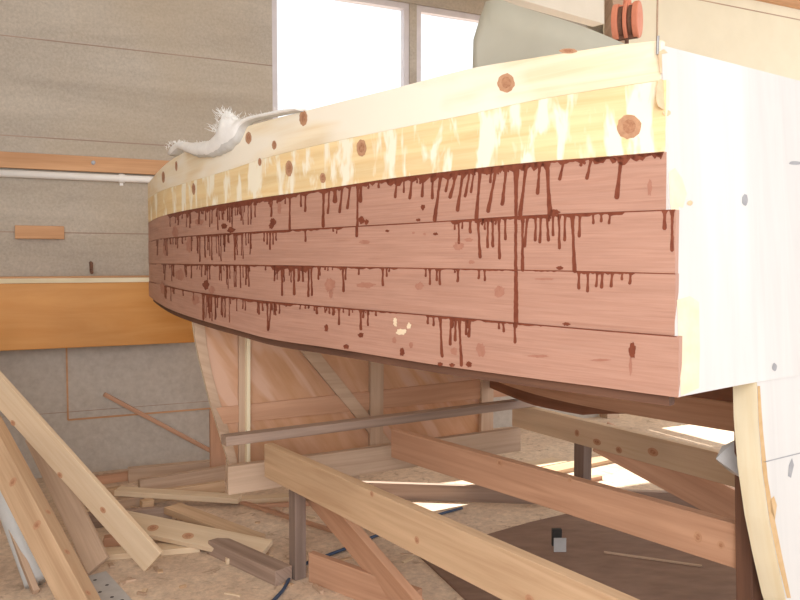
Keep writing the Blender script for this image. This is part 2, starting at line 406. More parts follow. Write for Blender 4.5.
# ------------------------------------------------------------------ the boat hull
ctrl = [(708, None)] ; 
pl_pts = []
for px, d in ((668, 2.2), (530, 2.5), (400, 2.87), (300, 3.27), (220, 3.75), (185, 4.1), (165, 4.4), (154, 4.7), (150, 5.0)):
    pl_pts.append(Vector(((px - 400) / F * d, d)))
e = (pl_pts[0] - pl_pts[1]).normalized()
pl_pts = [pl_pts[0] + e * .30] + pl_pts + [Vector((-1.585, 5.22)), Vector((-1.49, 5.36)), Vector((-1.34, 5.44))]
def catmull(P, n=16):
    out = []; Q = [P[0] * 2 - P[1]] + P + [P[-1] * 2 - P[-2]]
    for i in range(1, len(Q) - 2):
        p0, p1, p2, p3 = Q[i - 1:i + 3]
        t0 = 0; t1 = t0 + (p1 - p0).length ** .5; t2 = t1 + (p2 - p1).length ** .5; t3 = t2 + (p3 - p2).length ** .5
        for k in range(n):
            t = t1 + (t2 - t1) * k / n
            A1 = p0 * ((t1 - t) / (t1 - t0)) + p1 * ((t - t0) / (t1 - t0)); A2 = p1 * ((t2 - t) / (t2 - t1)) + p2 * ((t - t1) / (t2 - t1)); A3 = p2 * ((t3 - t) / (t3 - t2)) + p3 * ((t - t2) / (t3 - t2))
            B1 = A1 * ((t2 - t) / (t2 - t0)) + A2 * ((t - t0) / (t2 - t0)); B2 = A2 * ((t3 - t) / (t3 - t1)) + A3 * ((t - t1) / (t3 - t1))
            out.append(B1 * ((t2 - t) / (t2 - t1)) + B2 * ((t - t1) / (t2 - t1)))
    out.append(P[-1]); return out
PL = catmull(pl_pts, 16)
PLpx = [400 + F * p.x / p.y for p in PL]
ARC = [0.0]
for i in range(1, len(PL)): ARC.append(ARC[-1] + (PL[i] - PL[i - 1]).length)
itan = int(np.argmin(PLpx))                              # the hull turns away from the eye here
NRM = []
for i in range(len(PL)):
    d = (PL[min(i + 1, len(PL) - 1)] - PL[max(i - 1, 0)]).normalized(); NRM.append(Vector((-d.y, d.x)) * (1 if Vector((-d.y, d.x)).dot(-PL[i]) > 0 else -1))
for i in range(itan, len(PL)):                          # keep the same side after the tangent
    d = (PL[min(i + 1, len(PL) - 1)] - PL[i - 1]).normalized(); n = Vector((-d.y, d.x)); NRM[i] = n if n.dot(NRM[i - 1]) > 0 else -n
SEAM = [
    pchip([150, 160, 174, 200, 243, 305, 395, 476, 530, 580, 620, 660, 700], [183, 171, 159, 146, 128, 111, 88, 67, 58, 50, 44, 40, 36]),
    pchip([150, 160, 190, 230, 260, 310, 395, 470, 530, 600, 660, 700], [198, 192, 182, 170, 160, 147, 129, 114, 101, 89, 80, 74]),
    pchip([150, 160, 175, 200, 260, 310, 395, 470, 530, 600, 660, 700], [222, 217, 213, 208, 198, 191, 178, 169, 162.5, 157, 152, 149]),
    pchip([148, 160, 190, 260, 350, 430, 530, 600, 675, 700], [242, 239, 236, 231.5, 226.5, 222, 215.5, 212.5, 209.5, 208]),
    pchip([148, 190, 260, 395, 530, 600, 675, 700], [263.5, 264, 265, 267.5, 270, 271.5, 273.5, 274]),
    pchip([148, 160, 190, 236, 260, 310, 381, 440, 530, 600, 675, 700], [281, 284, 291, 297.5, 300.5, 305, 311, 316, 324, 330, 336, 338]),
    pchip([148, 154, 160, 169, 189, 236, 270, 330, 395, 440, 530, 600, 675, 700], [295, 300, 304, 309, 316.5, 330, 339, 348, 358.5, 365.5, 378, 387, 397, 400]),
]
def seam_z(k, i):
    j = min(i, itan); return at(PLpx[j], SEAM[k](max(PLpx[j], 149)), PL[j].y).z
_inv_px = PLpx[:itan + 1][::-1]; _inv_i = list(range(itan + 1))[::-1]
def surf(px, py, off=0.0):
    fi = float(np.interp(px, _inv_px, _inv_i)); i = min(int(fi), len(PL) - 2); t = fi - i
    p = PL[i].lerp(PL[i + 1], t); n = NRM[i].lerp(NRM[i + 1], t).normalized()
    z = at(400 + F * p.x / p.y, py, p.y).z
    q = Vector((p.x + n.x * off, p.y + n.y * off, z)); return q, float(np.interp(fi, range(len(ARC)), ARC))

hull = thing('boat_hull', 'unfinished wooden boat hull with stained mahogany and raw pine planks and a white transom', 'boat', Vector((-.3, 3.8, 0.45)))
ENDS = [657.5, 663, 664.5, 675, 675.5, 680.5]
PMATS = [[M['pine_raw'], M['knot'], M['knot_core'], M['bare']], [M['pine_primed'], M['knot'], M['knot_core'], M['bare']]] + [[M['mahogany'], M['stain'], M['smear'], M['bare']]] * 4
planks = [MB() for _ in range(6)]
STEP = [0.0, 0.0, 0.0, 0.002, 0.0, 0.003]
for k in range(6):
    fi_end = float(np.interp(ENDS[k], _inv_px, _inv_i)); i0 = int(math.ceil(fi_end))
    ids = [fi_end] + list(range(i0, len(PL)))
    rows = []
    for fi in ids:
        i = min(int(fi), len(PL) - 2); t = fi - i
        p = PL[i].lerp(PL[i + 1], t); n = NRM[i].lerp(NRM[i + 1], t).normalized(); a = ARC[i] + (ARC[i + 1] - ARC[i]) * t
        zt = seam_z(k, i) * (1 - t) + seam_z(k, i + 1) * t; zb = seam_z(k + 1, i) * (1 - t) + seam_z(k + 1, i + 1) * t
        o = STEP[k]
        P = lambda off, z: Vector((p.x + n.x * off, p.y + n.y * off, z))
        ch = 0.0015
        rows.append(([P(o - .024, zb), P(o - ch, zb + .0002), P(o, zb + ch), P(o, zt - ch), P(o - ch, zt - .0002), P(o - .024, zt)], a, zt - zb))
    mb = planks[k]
    for r in range(len(rows) - 1):
        A, aa, ha = rows[r]; B, ab, hb = rows[r + 1]
        vv = [0, .022, .024, .024 + ha, .026 + ha, .048 + ha]; wv = [0, .022, .024, .024 + hb, .026 + hb, .048 + hb]
        for j in range(5):
            mb.face([A[j], B[j], B[j + 1], A[j + 1]], 0, [(aa, vv[j] + k), (ab, wv[j] + k), (ab, wv[j + 1] + k), (aa, vv[j + 1] + k)])
        mb.face([A[5], B[5], B[0], A[0]], 0, [(aa, .05 + k), (ab, .05 + k), (ab, k), (aa, k)])
    for R in (rows[0][0], rows[-1][0]): mb.face(R, 0, [(0, 0)] * 6)

EPS = 0.0012
def ellipse(k, px, py, rx, ry, mi, n=22, jit=0.07, off=EPS, tilt=0.0):
    pts = []
    for q in range(n):
        a = 2 * math.pi * q / n; j = 1 + random.uniform(-jit, jit)
        x, y = rx * math.cos(a) * j, ry * math.sin(a) * j
        pts.append((px + x * math.cos(tilt) - y * math.sin(tilt), py + x * math.sin(tilt) + y * math.cos(tilt)))
    planks[k].face([surf(x, y, STEP[k] + off)[0] for x, y in pts], mi)
def which(px, py):
    for k in range(6):
        if py < SEAM[k + 1](px): return k
    return 5
def drip(k, x0, x1, y1, w, y0=None, blob=1.15):
    """a run of stain starting at the top edge of plank k, over any seams it crosses"""
    y0 = SEAM[k](x0) + 0.4 if y0 is None else y0
    n = max(4, int((y1 - y0) / 3)); pts = []
    for q in range(n + 1):
        t = q / n; x = x0 + (x1 - x0) * t + random.uniform(-.25, .25)
        ww = w * (1 + 0.8 * max(0, 0.12 - t) / .12) * (0.85 + 0.15 * math.cos(7 * t)) * (1 if t < .75 else 1 + (blob - 1) * (t - .75) * 4)
        pts.append((x, y0 + (y1 - y0) * t, ww / 2))
    x, y, hw = pts[-1]; pts += [(x, y + .5 * hw, hw * .85), (x, y + .95 * hw, hw * .35)]
    for a, b in zip(pts, pts[1:]):
        kk = which((a[0] + b[0]) / 2, (a[1] + b[1]) / 2)
        o = STEP[kk] + EPS
        planks[kk].face([surf(a[0] - a[2], a[1], o)[0], surf(a[0] + a[2], a[1], o)[0], surf(b[0] + b[2], b[1], o)[0], surf(b[0] - b[2], b[1], o)[0]], 1)
def band(k, xa, xb, h, step=3.0, mi=1, lo=.4):
    """ragged line of stain under the top edge of plank k"""
    n = max(2, int(abs(xb - xa) / step)); hh = [h * random.uniform(lo, 1.3) for _ in range(n + 1)]; hh[0] = hh[-1] = .15
    o = STEP[k] + EPS * .6
    for q in range(n):
        u, v = xa + (xb - xa) * q / n, xa + (xb - xa) * (q + 1) / n
        planks[k].face([surf(u, SEAM[k](u), o)[0], surf(v, SEAM[k](v), o)[0], surf(v, SEAM[k](v) + hh[q + 1], o)[0], surf(u, SEAM[k](u) + hh[q], o)[0]], mi)
D2 = [(273, 272, 216, 2), (290.6, 290.2, 229, 2.2), (301.6, 301.6, 206, 2), (306, 306, 211, 2.2), (324.5, 323.5, 226, 3), (330, 328.5, 213, 2.2), (335.6, 335.6, 201, 4.5), (343, 340, 212, 2.6), (350.5, 348, 208, 2.6), (358.5, 357.5, 236, 2.6), (361, 361, 201, 3.5), (369, 369, 188, 2), (379, 379, 187, 2.4), (397, 395.5, 197, 2.6),
      (404, 404, 192, 2), (412, 410, 198, 2.8), (424, 422, 196, 2.8), (432.5, 432.5, 198, 2.8), (441, 434.6, 220, 3.6), (449, 446, 191, 2.6), (457, 450, 197, 3.4), (463, 457.5, 210, 3.4), (470, 465, 196, 2.8), (474, 471, 192, 2.4), (480, 476.2, 218, 3.6), (490.6, 490, 182, 2.6), (496, 488, 211, 3.6), (506, 502, 204, 3.4), (515.5, 516.5, 326, 4.2), (526, 519.8, 215, 3.8),
      (539, 537, 193, 3.4), (546, 549.5, 214, 4.6), (563, 559, 179, 3.2), (590, 586, 178, 3.4), (620, 616, 197, 4.6), (613, 621, 160, 10), (579, 580, 165, 3), (583, 583, 163, 3)]
D3 = [(265, 265, 241, 1.6), (268, 268, 244, 1.6), (271, 271, 249, 1.8), (274, 274, 244, 1.6), (277, 277, 240, 1.6), (306, 306.5, 241, 2), (334, 334, 231, 1.8), (337.5, 337.5, 233, 1.4), (455, 455, 229, 2), (459, 459.5, 243, 2.2), (462.6, 462.6, 228, 2), (470.5, 470.5, 232, 3), (478, 480.5, 257, 3), (485, 485, 229, 2), (488, 488, 247, 2.6), (493, 493, 246, 2.8), (499, 500, 258, 2.8), (505.5, 505.5, 239, 2.6), (522.5, 523, 270, 3.2), (527.5, 525, 246, 3),
      (535.6, 535.6, 240, 2.8), (541, 540, 242, 2.8), (547, 548.5, 240, 3), (553, 553, 235, 2.6), (559, 559.5, 248, 2.8), (565, 564.6, 240, 2.8), (572, 575, 271, 3.8), (580, 579, 236, 3), (593, 593, 223, 2.6), (601, 601, 221, 2.8), (609.5, 609, 223, 2.6), (664, 664, 228, 4), (671.5, 672, 250, 3.4)]
D4 = [(277.5, 277.5, 273, 2), (282, 282, 295, 2), (294, 294.5, 294, 2.6), (298.5, 298.5, 281, 1.6), (303, 303, 281, 2), (309, 308.5, 296, 2.2), (311.6, 312, 295, 2), (318.6, 318.6, 279, 1.8), (320.5, 320, 275, 1.6), (343, 343.8, 291, 2.4), (346, 345.6, 279, 2), (359, 359, 274, 2), (383, 383, 285, 2.4), (387, 387, 276, 2), (389.5, 389.5, 271, 2),
      (426, 426, 276, 2), (430, 430, 284, 2.2), (437, 437, 280, 2.4), (440, 440, 284, 2.4), (455, 455, 272, 2), (458, 458, 281, 2.6), (479, 479, 278, 2.4), (485, 485, 280, 2.2), (579, 579, 288, 3), (588, 588, 291, 2.8), (597.5, 596.5, 286, 2.6), (602.5, 602, 287, 3.2), (612.5, 611.5, 286, 3), (622.5, 622, 279, 2.6), (631, 630, 283, 3)]
D5 = [(263, 263, 310, 2), (268, 268.2, 330, 2), (272, 269, 329, 1.8), (276.6, 276.6, 310, 1.6), (280, 280, 313, 1.6), (287, 287, 306, 1.6), (309, 309, 308, 1.6), (315, 315, 310, 1.8), (317.5, 317.5, 313, 2.6), (325.6, 325.6, 312, 1.6), (330, 330, 313, 2), (334, 334, 314, 3), (339.6, 339.6, 324, 2.2), (344, 344, 312, 1.6), (350, 350, 315, 1.8), (361.5, 361.5, 329, 2.6), (364, 364, 317, 2.4), (368.5, 368.5, 325, 2), (376.5, 376.5, 315, 2.2),
      (428.5, 428.5, 323, 2.4), (434.5, 434.5, 325, 2.4), (441, 443, 356, 2.8), (452, 451, 344, 2.8), (456.5, 456, 340, 2.8), (460, 462.5, 365, 3), (467, 467, 334, 2.4), (471, 470, 336, 3), (500, 500, 328, 2.4), (504, 505, 331, 2.6), (516, 516, 342, 2.8)]
for k, D in ((2, D2), (3, D3), (4, D4), (5, D5)):
    for x0, x1, y1, w in D: drip(k, x0, x1, y1, w)
def cluster(k, xa, xb, n, lmin, lmax, wmin=1.0, wmax=1.9):
    for _ in range(n):
        x = random.uniform(xa, xb); drip(k, x, x + random.uniform(-.8, .6), SEAM[k](x) + random.uniform(lmin, lmax), random.uniform(wmin, wmax))
cluster(2, 206, 258, 34, 4, 26, .8, 1.5); cluster(2, 168, 206, 18, 3, 18, .8, 1.6); cluster(2, 258, 290, 8, 3, 12); cluster(2, 390, 540, 26, 3, 9, 1.5, 2.6)
cluster(3, 198, 252, 30, 5, 27, .8, 1.5); cluster(3, 155, 198, 14, 3, 18, .8, 1.6); cluster(3, 452, 580, 14, 3, 7, 1.5, 2.4)
cluster(4, 203, 250, 26, 4, 24, .8, 1.5); cluster(4, 160, 203, 14, 3, 18, .8, 1.5); cluster(4, 274, 312, 14, 5, 18); cluster(4, 262, 360, 10, 2, 5)
cluster(5, 200, 232, 20, 6, 28, .8, 1.6); cluster(5, 162, 200, 9, 3, 14, .8, 1.5); cluster(5, 256, 280, 9, 4, 14); cluster(5, 300, 378, 10, 2, 5); cluster(5, 236, 246, 3, 5, 14); cluster(5, 452, 474, 6, 5, 14, 1.5, 2.4)
band(2, 168, 662, 4.2); band(2, 385, 548, 7.5); band(2, 590, 662, 6); band(2, 205, 300, 6)
band(3, 200, 345, 2.2); band(3, 450, 625, 3.4); band(3, 345, 450, .8)
band(4, 176, 400, 2.0); band(4, 420, 560, 1.4); band(4, 575, 638, 2.6); band(4, 270, 315, 6)
band(5, 200, 300, 2.4); band(5, 300, 400, 1.4); band(5, 425, 480, 3.4); band(5, 480, 545, 1.8)
for k in (3, 4, 5):                                   # the joints between the strakes
    for q in range(150, 676, 6):
        a, b = q, min(q + 6, ENDS[k] - .5); o = STEP[k] + EPS * .4
        planks[k].face([surf(a, SEAM[k](a) - .1, o)[0], surf(b, SEAM[k](b) - .1, o)[0], surf(b, SEAM[k](b) + .9, o)[0], surf(a, SEAM[k](a) + .9, o)[0]], 1)
for px, py, rx, ry, mi in ((327, 328, 2, 4, 1), (361.5, 335, 3, 2.4, 1), (346.6, 346.5, 3, 2.4, 1), (482, 350, 4.5, 7, 2), (455, 351, 3.5, 4, 2), (441, 364, 2.6, 2, 1), (453, 365, 3, 2, 1), (470, 364, 3, 2.8, 1), (403, 352, 2.4, 4, 1), (412, 345, 2, 3, 2), (395, 340, 2.2, 3, 2),
                          (634, 351, 3.4, 8, 1), (632.5, 366, 1.6, 9, 2), (648.5, 187, 2.2, 8, 2), (554, 212, 5, 2.4, 1), (560, 268, 3.4, 2, 1), (567, 324, 4, 1.6, 1), (274, 222, 3, 4, 1), (272, 226, 2.4, 3, 1), (280, 208, 2, 6, 2), (362, 220, 3, 4, 1), (367, 222, 2, 2.6, 1), (423, 207.5, 2, 3, 1), (418.5, 220, 2.4, 1.4, 1), (388, 231, 2, 1.2, 1),
                          (365, 242, 5, 2, 2), (330, 285, 5, 7, 2), (331, 293, 2, 5, 2), (366, 285, 9, 3, 2), (459, 246, 5, 4, 2), (469, 240, 4, 2, 2), (500, 292, 5, 6, 2), (420, 286, 4, 4, 2), (436, 234, 2.4, 1.4, 1), (425, 234, 1.5, 1.2, 2), (414, 233, 1.5, 1.2, 2), (232, 230, 4, 3, 1), (225, 226, 3, 3, 1), (206, 285, 3, 5, 1), (212, 290, 3, 4, 2), (190, 245, 3, 7, 2), (176, 232, 3, 6, 2), (166, 248, 2, 8, 2), (180, 275, 4, 6, 2), (163, 288, 2, 6, 2), (200, 222, 4, 4, 2), (196, 300, 4, 5, 2), (540, 356, 10, 1.5, 2), (603, 360, 10, 1.3, 2), (545, 279, 10, 1.2, 2), (472, 262, 3, 2, 2)):
    ellipse(which(px, py), px, py, rx, ry, mi, jit=.22)
for px, py, rx, ry in ((402, 332, 5, 3), (396, 322, 2, 4), (410, 326, 2, 3)): ellipse(5, px, py, rx, ry, 3, jit=.3)
for px, py, rx, ry in ((505, 83, 8.5, 9.5), (627, 127, 12, 12), (362, 148, 5, 8.5), (290, 168.5, 3.6, 8), (304.5, 118, 4, 8), (275.5, 145, 2.3, 4.6), (261, 162, 1.8, 4), (250, 138, 3, 6), (195, 189, 1.8, 6), (323.5, 178, 3, 5), (165, 177, 1.5, 6), (566, 51, 9, 2.4), (178, 166, 1.2, 5)):
    k = which(px, py); ellipse(k, px, py, rx, ry, 1, off=EPS); ellipse(k, px + .3, py - .4, rx * .55, ry * .6, 2, off=EPS * 1.6)
for k in range(6):
    planks[k].build('plank', PMATS[k], hull, fix=False,
        label=['raw pale pine top plank', 'yellow pine plank with streaks of primer', 'mahogany plank with stain runs under the pine', 'second mahogany plank with stain runs', 'third mahogany plank with stain runs', 'lowest mahogany plank with a few stain runs'][k])

# chine batten set in under the lowest strake
m = MB(); prev = None
for i in range(0, len(PL)):
    if PLpx[i] > 674 and i < itan: continue
    z = seam_z(6, i); n = NRM[i]; p = PL[i]
    q = [Vector((p.x - n.x * a, p.y - n.y * a, z + b)) for a, b in ((.022, .03), (.022, -.032), (.062, -.032), (.062, .03))]
    if prev:
        for j in range(4):
            m.face([prev[j], q[j], q[(j + 1) % 4], prev[(j + 1) % 4]], 0, [(ARC[i - 1], j * .05), (ARC[i], j * .05), (ARC[i], j * .05 + .05), (ARC[i - 1], j * .05 + .05)])
    else: m.face(q)
    prev = q
m.face(prev); m.build('chine_batten', M['dark'], hull, fix=False, label='dark batten along the lower edge')
# unseen liner added behind the outer strakes to keep daylight out of the joints
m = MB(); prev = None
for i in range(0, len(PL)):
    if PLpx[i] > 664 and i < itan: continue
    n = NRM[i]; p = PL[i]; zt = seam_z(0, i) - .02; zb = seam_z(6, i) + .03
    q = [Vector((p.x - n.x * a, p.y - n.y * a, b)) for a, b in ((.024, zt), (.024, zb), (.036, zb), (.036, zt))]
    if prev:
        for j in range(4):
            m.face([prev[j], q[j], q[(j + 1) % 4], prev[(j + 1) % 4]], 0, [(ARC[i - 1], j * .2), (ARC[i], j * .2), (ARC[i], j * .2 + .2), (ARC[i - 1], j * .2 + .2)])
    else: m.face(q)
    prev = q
m.face(prev); m.build('light_stop_liner', M['inner'], hull, fix=False)

# transom
TD = Vector((.816, .577, 0)).normalized()
TA = surf(657.5, 45)[0]; TB = surf(680.5, 397)[0]; TV = TB - TA
TNv = TD.cross(TV).normalized()
if TNv.dot(EYE - TA) < 0: TNv = -TNv
def tr(px, py, off=0.0): return onplane(px, py, TA + TNv * off, TNv)
TUV = lambda p: ((TA.z - p[2]), (p - TA).dot(TD))
TH_ = .045
ext = 1.46
top_far = TA + TD * ext; bot_far = TB + TD * ext
m = MB(); m.prism([TA, top_far, bot_far, tr(760, 381.5), tr(735, 386), TB], -TNv * TH_, 0, 0, TUV)
def tpoly(mb, pts, mi): mb.face([tr(x, y, .0009) for x, y in pts], mi)
def tell(mb, px, py, rx, ry, mi, n=14, j=.12): tpoly(mb, [(px + rx * math.cos(2 * math.pi * q / n) * (1 + random.uniform(-j, j)), py + ry * math.sin(2 * math.pi * q / n) * (1 + random.uniform(-j, j))) for q in range(n)], mi)
tpoly(m, [(677, 300), (690, 296), (699, 302), (700, 350), (699, 388), (690, 392), (681, 396)], 1)
tpoly(m, [(669, 172), (675, 168), (682, 178), (687, 194), (683, 208), (679, 206), (677, 250), (677, 300), (675, 300), (673, 230), (670, 200)], 1)
tell(m, 662.5, 94, 6.5, 15, 2)
tpoly(m, [(658, 52), (664, 49), (668, 53), (662, 54), (662, 74), (660, 72)], 2)
tell(m, 667, 113, 4, 3, 2); tell(m, 690, 203, 3, 2.5, 2); tell(m, 795, 163, 6, 1.8, 3); tell(m, 774.5, 367, 2.4, 4, 3); tell(m, 745, 200, 3, 6, 3)
m.build('transom', [M['white_paint'], M['bare'], M['filler'], M['pencil'], M['pipe']], hull, fix=False, label='white painted transom with bare wood patches')
front = [tr(x, y, -.004) for x, y in ((757, 382), (758, 420), (762, 470), (769, 520), (777, 560), (786, 600), (800, 645), (830, 690))]
far = TA + TD * ext; zlow = front[-1].z
pf = [front[0] + TD * (ext - (front[0] - TA).dot(TD)), Vector((0, 0, 0))]
pf[1] = front[-1] + TD * (ext - (front[-1] - TA).dot(TD))
m = MB(); m.prism(front + [pf[1], pf[0]], -TNv * .082, 0, 1, TUV)
def tpl(pts, mi): m.face([tr(x, y, -.0031) for x, y in pts], mi)
tpl([(757.5, 386), (760, 386), (763, 430), (768, 480), (775, 520), (783, 560), (791, 598), (787, 598), (778, 562), (769.5, 520), (762.5, 470), (758.5, 420)], 2)
tpl([(764, 461.5), (800, 452.5), (830, 445), (830, 446.2), (800, 453.7), (764, 462.7)], 3)
tpl([(789, 465), (792, 458), (794, 465), (791, 478), (788, 476)], 3)
tpl([(770, 500), (774, 496), (777, 505), (775, 520), (771, 512)], 2)
m.build('transom_lower', [M['white_paint'], M['cut_edge'], M['bark_line'], M['pencil']], hull, fix=False, label='lower half of the transom with a cream cut edge')
m = MB(); p = at(657.5, 47, 2.205); m.tube([p - Vector((0, 0, .02)), p + Vector((.001, 0, .03))], .004, 8); m.build('screw', M['steel'], hull)
# frame post behind the transom edge
q0 = tr(748, 380, -.13); q1 = tr(770, 640, -.13)
board('transom_post', M['dark'], q0, Vector((q0.x + .03, q0.y - .02, 0.02)), .06, .08, parent=hull, up=TD, label='dark post behind the transom edge')

# bulkhead near the bow: plywood with battens
BD = Vector((.857, .515, 0)); BN = Vector((.515, -.857, 0))
B0 = at(192, 320, 4.15)
def bp(px, py, off=0.0): return onplane(px, py, B0 + BN * off, BN)
edge = [(192, 312), (192.5, 320), (195, 338), (199, 358), (204, 378), (210, 402), (217, 425), (224, 448), (230, 466), (236, 492)]
front = [bp(x, y) for x, y in edge]
r_end = B0 + BD * 1.95
front += [Vector((r_end.x, r_end.y, .30)), Vector((r_end.x, r_end.y, 1.75)), Vector((front[0].x + .03 * BD.x, front[0].y + .03 * BD.y, 1.75))]
BUV = lambda p: ((p[2] * .82 + (p - B0).dot(BD) * -.57), (p[2] * .57 + (p - B0).dot(BD) * .82))
bulk = MB(); bulk.prism(front, -BN * .02, 0, 1, BUV)
bo = bulk.build('bulkhead', [M['ply'], M['cut_edge']], hull, fix=False, label='plywood frame panel near the bow with battens')
def batten(name, pts, mat, off=.001, th=.02, label=None):
    m = MB(); f = [bp(x, y, off + th) for x, y in pts]
    L = (f[1] - f[0]); 
    d = L.normalized()
    m.prism(f, -BN * th, 0, 0, lambda p: ((p - f[0]).dot(d), (p - f[0]).cross(d).length + .3))
    o = m.build(name, mat, bo, bevel=.002)
    if label: o['label'] = label
curve = [(194, 322), (205, 326), (207, 345), (212, 372), (219, 398), (226, 420), (236, 455), (242, 490), (236, 490), (230, 466), (224, 448), (217, 425), (210, 402), (204, 378), (199, 358), (195, 338)]
batten('edge_rib', curve, M['old_pale'], th=.012)
batten('batten', [(246.5, 328), (246.5, 465), (239, 465), (239, 328)], M['old_pale'], th=.02)
batten('batten', [(250.5, 328), (250.5, 465), (247, 465), (247, 328)], M['cut_edge'], th=.05, label='pale narrow batten')
batten('batten', [(384, 350), (383, 470), (370, 470), (371, 350)], M['old_pale'], th=.03)
batten('batten', [(494, 370), (493, 452), (481, 452), (482, 370)], M['old_pale'], th=.03)
batten('brace', [(290, 338), (308, 338), (394, 446), (380, 446)], M['old_pale'], th=.022, label='diagonal pale brace')
batten('stringer', [(216, 408), (530, 374), (530, 394), (224, 424)], M['fir_red'], th=.014)

# far side of the hull, seen from inside
fp = catmull([Vector(q) for q in ((1.90, 3.0), (1.49, 3.44), (1.0, 4.02), (.75, 4.5), (.56, 5.16))], 6)
def loft(name, z0, z1, th, mat, label=None, inward=0.0, i0=0, i1=99, z0b=None):
    m = MB(); prev = None; a = 0; zs = z0
    for i, p in enumerate(fp):
        if i < i0 or i > i1: continue
        if z0b is not None: z0 = float(np.interp(i, z0b[0], z0b[1]))
        d = (fp[min(i + 1, len(fp) - 1)] - fp[max(i - 1, 0)]).normalized(); n = Vector((d.y, -d.x))
        if n.x < 0: n = -n
        q = [Vector((p.x + n.x * (s - inward), p.y + n.y * (s - inward), z)) for s, z in ((0, z0), (0, z1), (th, z1), (th, z0))]
        if prev:
            L = (p - fp[i - 1]).length
            for j in range(4): m.face([prev[j], q[j], q[(j + 1) % 4], prev[(j + 1) % 4]], 0, [(a, j * .16), (a + L, j * .16), (a + L, j * .16 + .16), (a, j * .16 + .16)])
            a += L
        else: m.face(q)
        prev = q
    m.face(prev); m.build(name, mat, hull, fix=False, label=label)
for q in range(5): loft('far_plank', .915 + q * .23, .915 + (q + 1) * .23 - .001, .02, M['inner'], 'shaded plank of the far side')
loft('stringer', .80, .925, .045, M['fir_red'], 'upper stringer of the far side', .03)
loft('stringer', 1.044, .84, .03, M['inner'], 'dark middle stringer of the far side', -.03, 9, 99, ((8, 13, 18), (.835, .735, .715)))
# deck beam across the boat carrying the green sheet
board('deck_beam', M['fir'], Vector((.30, 2.78, 1.62)), Vector((1.42, 3.49, 1.62)), .05, .09, parent=hull)

# ------------------------------------------------------------------ timber framework under the boat
cr = thing('timber_cradle', 'rough timber framework of long beams, cross rails and posts under the boat', 'framework', Vector((0, 3.6, 0)))
def beam(name, A, B, h, th, mat, label=None, knots=()):
    """A, B: the near top edge; h deep, th thick away from the eye"""
    d = (B - A); d.z = 0; d.normalize(); n = Vector((-d.y, d.x, 0))
    if n.dot(A) < 0: n = -n
    c0 = A + n * th / 2 - Vector((0, 0, h / 2)); c1 = B + n * th / 2 - Vector((0, 0, h / 2))
    return board(name, mat, c0, c1, th, h, parent=cr, label=label, bevel=.004, knots=knots)
zB = .65
p, q = pz(264, 444, zB), pz(462, 531, zB); q2 = q + (q - p).normalized() * .85
beam('beam', p, q2, .165, .05, M['fir'], 'near pale long beam', [(372, 494, .012, .012), (417, 540, .014, .014), (530, 600, .02, .016)])
p, q = pz(391, 429, zB), pz(738, 525, zB); q2 = q + (q - p).normalized() * .04
beam('beam', p, q2, .155, .05, M['fir_red'], 'middle reddish long beam', [(500, 463, .02, .016), (698, 537, .016, .02), (721, 545, .014, .014), (570, 480, .012, .012)])
p, q = pz(512, 403.5, .65), pz(737, 457, .65)
beam('beam', p, q + (q - p).normalized() * .30, .145, .05, M['fir_pale'], 'far long beam with knots', [(577, 433, .018, .020), (597, 442, .030, .018), (619, 450, .022, .018), (653, 452, .034, .022)])
p, q = pz(226, 437, .70), pz(600, 391, .70)
beam('cross_rail', p, q, .048, .075, M['old'], 'thin cross rail with a dark top')
p, q = pz(228, 467, .482), pz(521, 428, .482)
beam('cross_beam', p, q, .15, .05, M['old_pale'], 'wide cross beam under the rail')
def post(p, w, z1, mat, w2=None, label=None):
    board('post', mat, Vector((p.x, p.y, 0)), Vector((p.x, p.y, z1)), w, w2 or w, parent=cr, up=Vector((.6, -.8, 0)), label=label)
post(Vector((q2.x + .04, q2.y + .06, 0)), .06, .49, M['post_grey'])
p = pz(297, 580, 0); p.y += .03; post(p, .062, .49, M['post_grey'], label='dark grey post under the near beam')
p = at(583, 440, 4.47); board('strut', M['post_grey'], Vector((p.x, p.y, .20)), Vector((p.x, p.y, .505)), .072, .072, parent=cr, up=Vector((.6, -.8, 0)))
p = at(352, 470, 4.45); post(p, .06, .40, M['old_pale'])
board('brace', M['fir_red'], at(600, 436, 4.45), pz(775, 530, .10), .04, .19, parent=cr, label='shaded diagonal brace on the far side')
a = at(296, 476, 3.88); a.z = .50; b = pz(426, 624, .03)
board('brace', M['fir_red'], a, b, .04, .165, parent=cr, up=Vector((0, -.35, 1)), label='reddish diagonal brace')

# ------------------------------------------------------------------ loose timber
def floorboard(name, mat, a, b, w, t, label, za=None, zb=None, group=None, cat='plank', up=Vector((0, 0, 1)), bevel=.003, knots=()):
    za = t / 2 if za is None else za; zb = za if zb is None else zb
    return board(name, mat, pz(*a, za), pz(*b, zb), w, t, label, cat, group, up, bevel, None, knots)
G = 'loose timber on the floor by the wall'
floorboard('plank', M['fir_red'], (311, 566), (420, 606), .035, .145, 'board on edge on the floor beyond the reddish diagonal brace')
floorboard('plank', M['old'], (350, 489), (735, 502), .045, .105, 'long greyish board on edge lying across the floor behind the middle beam')
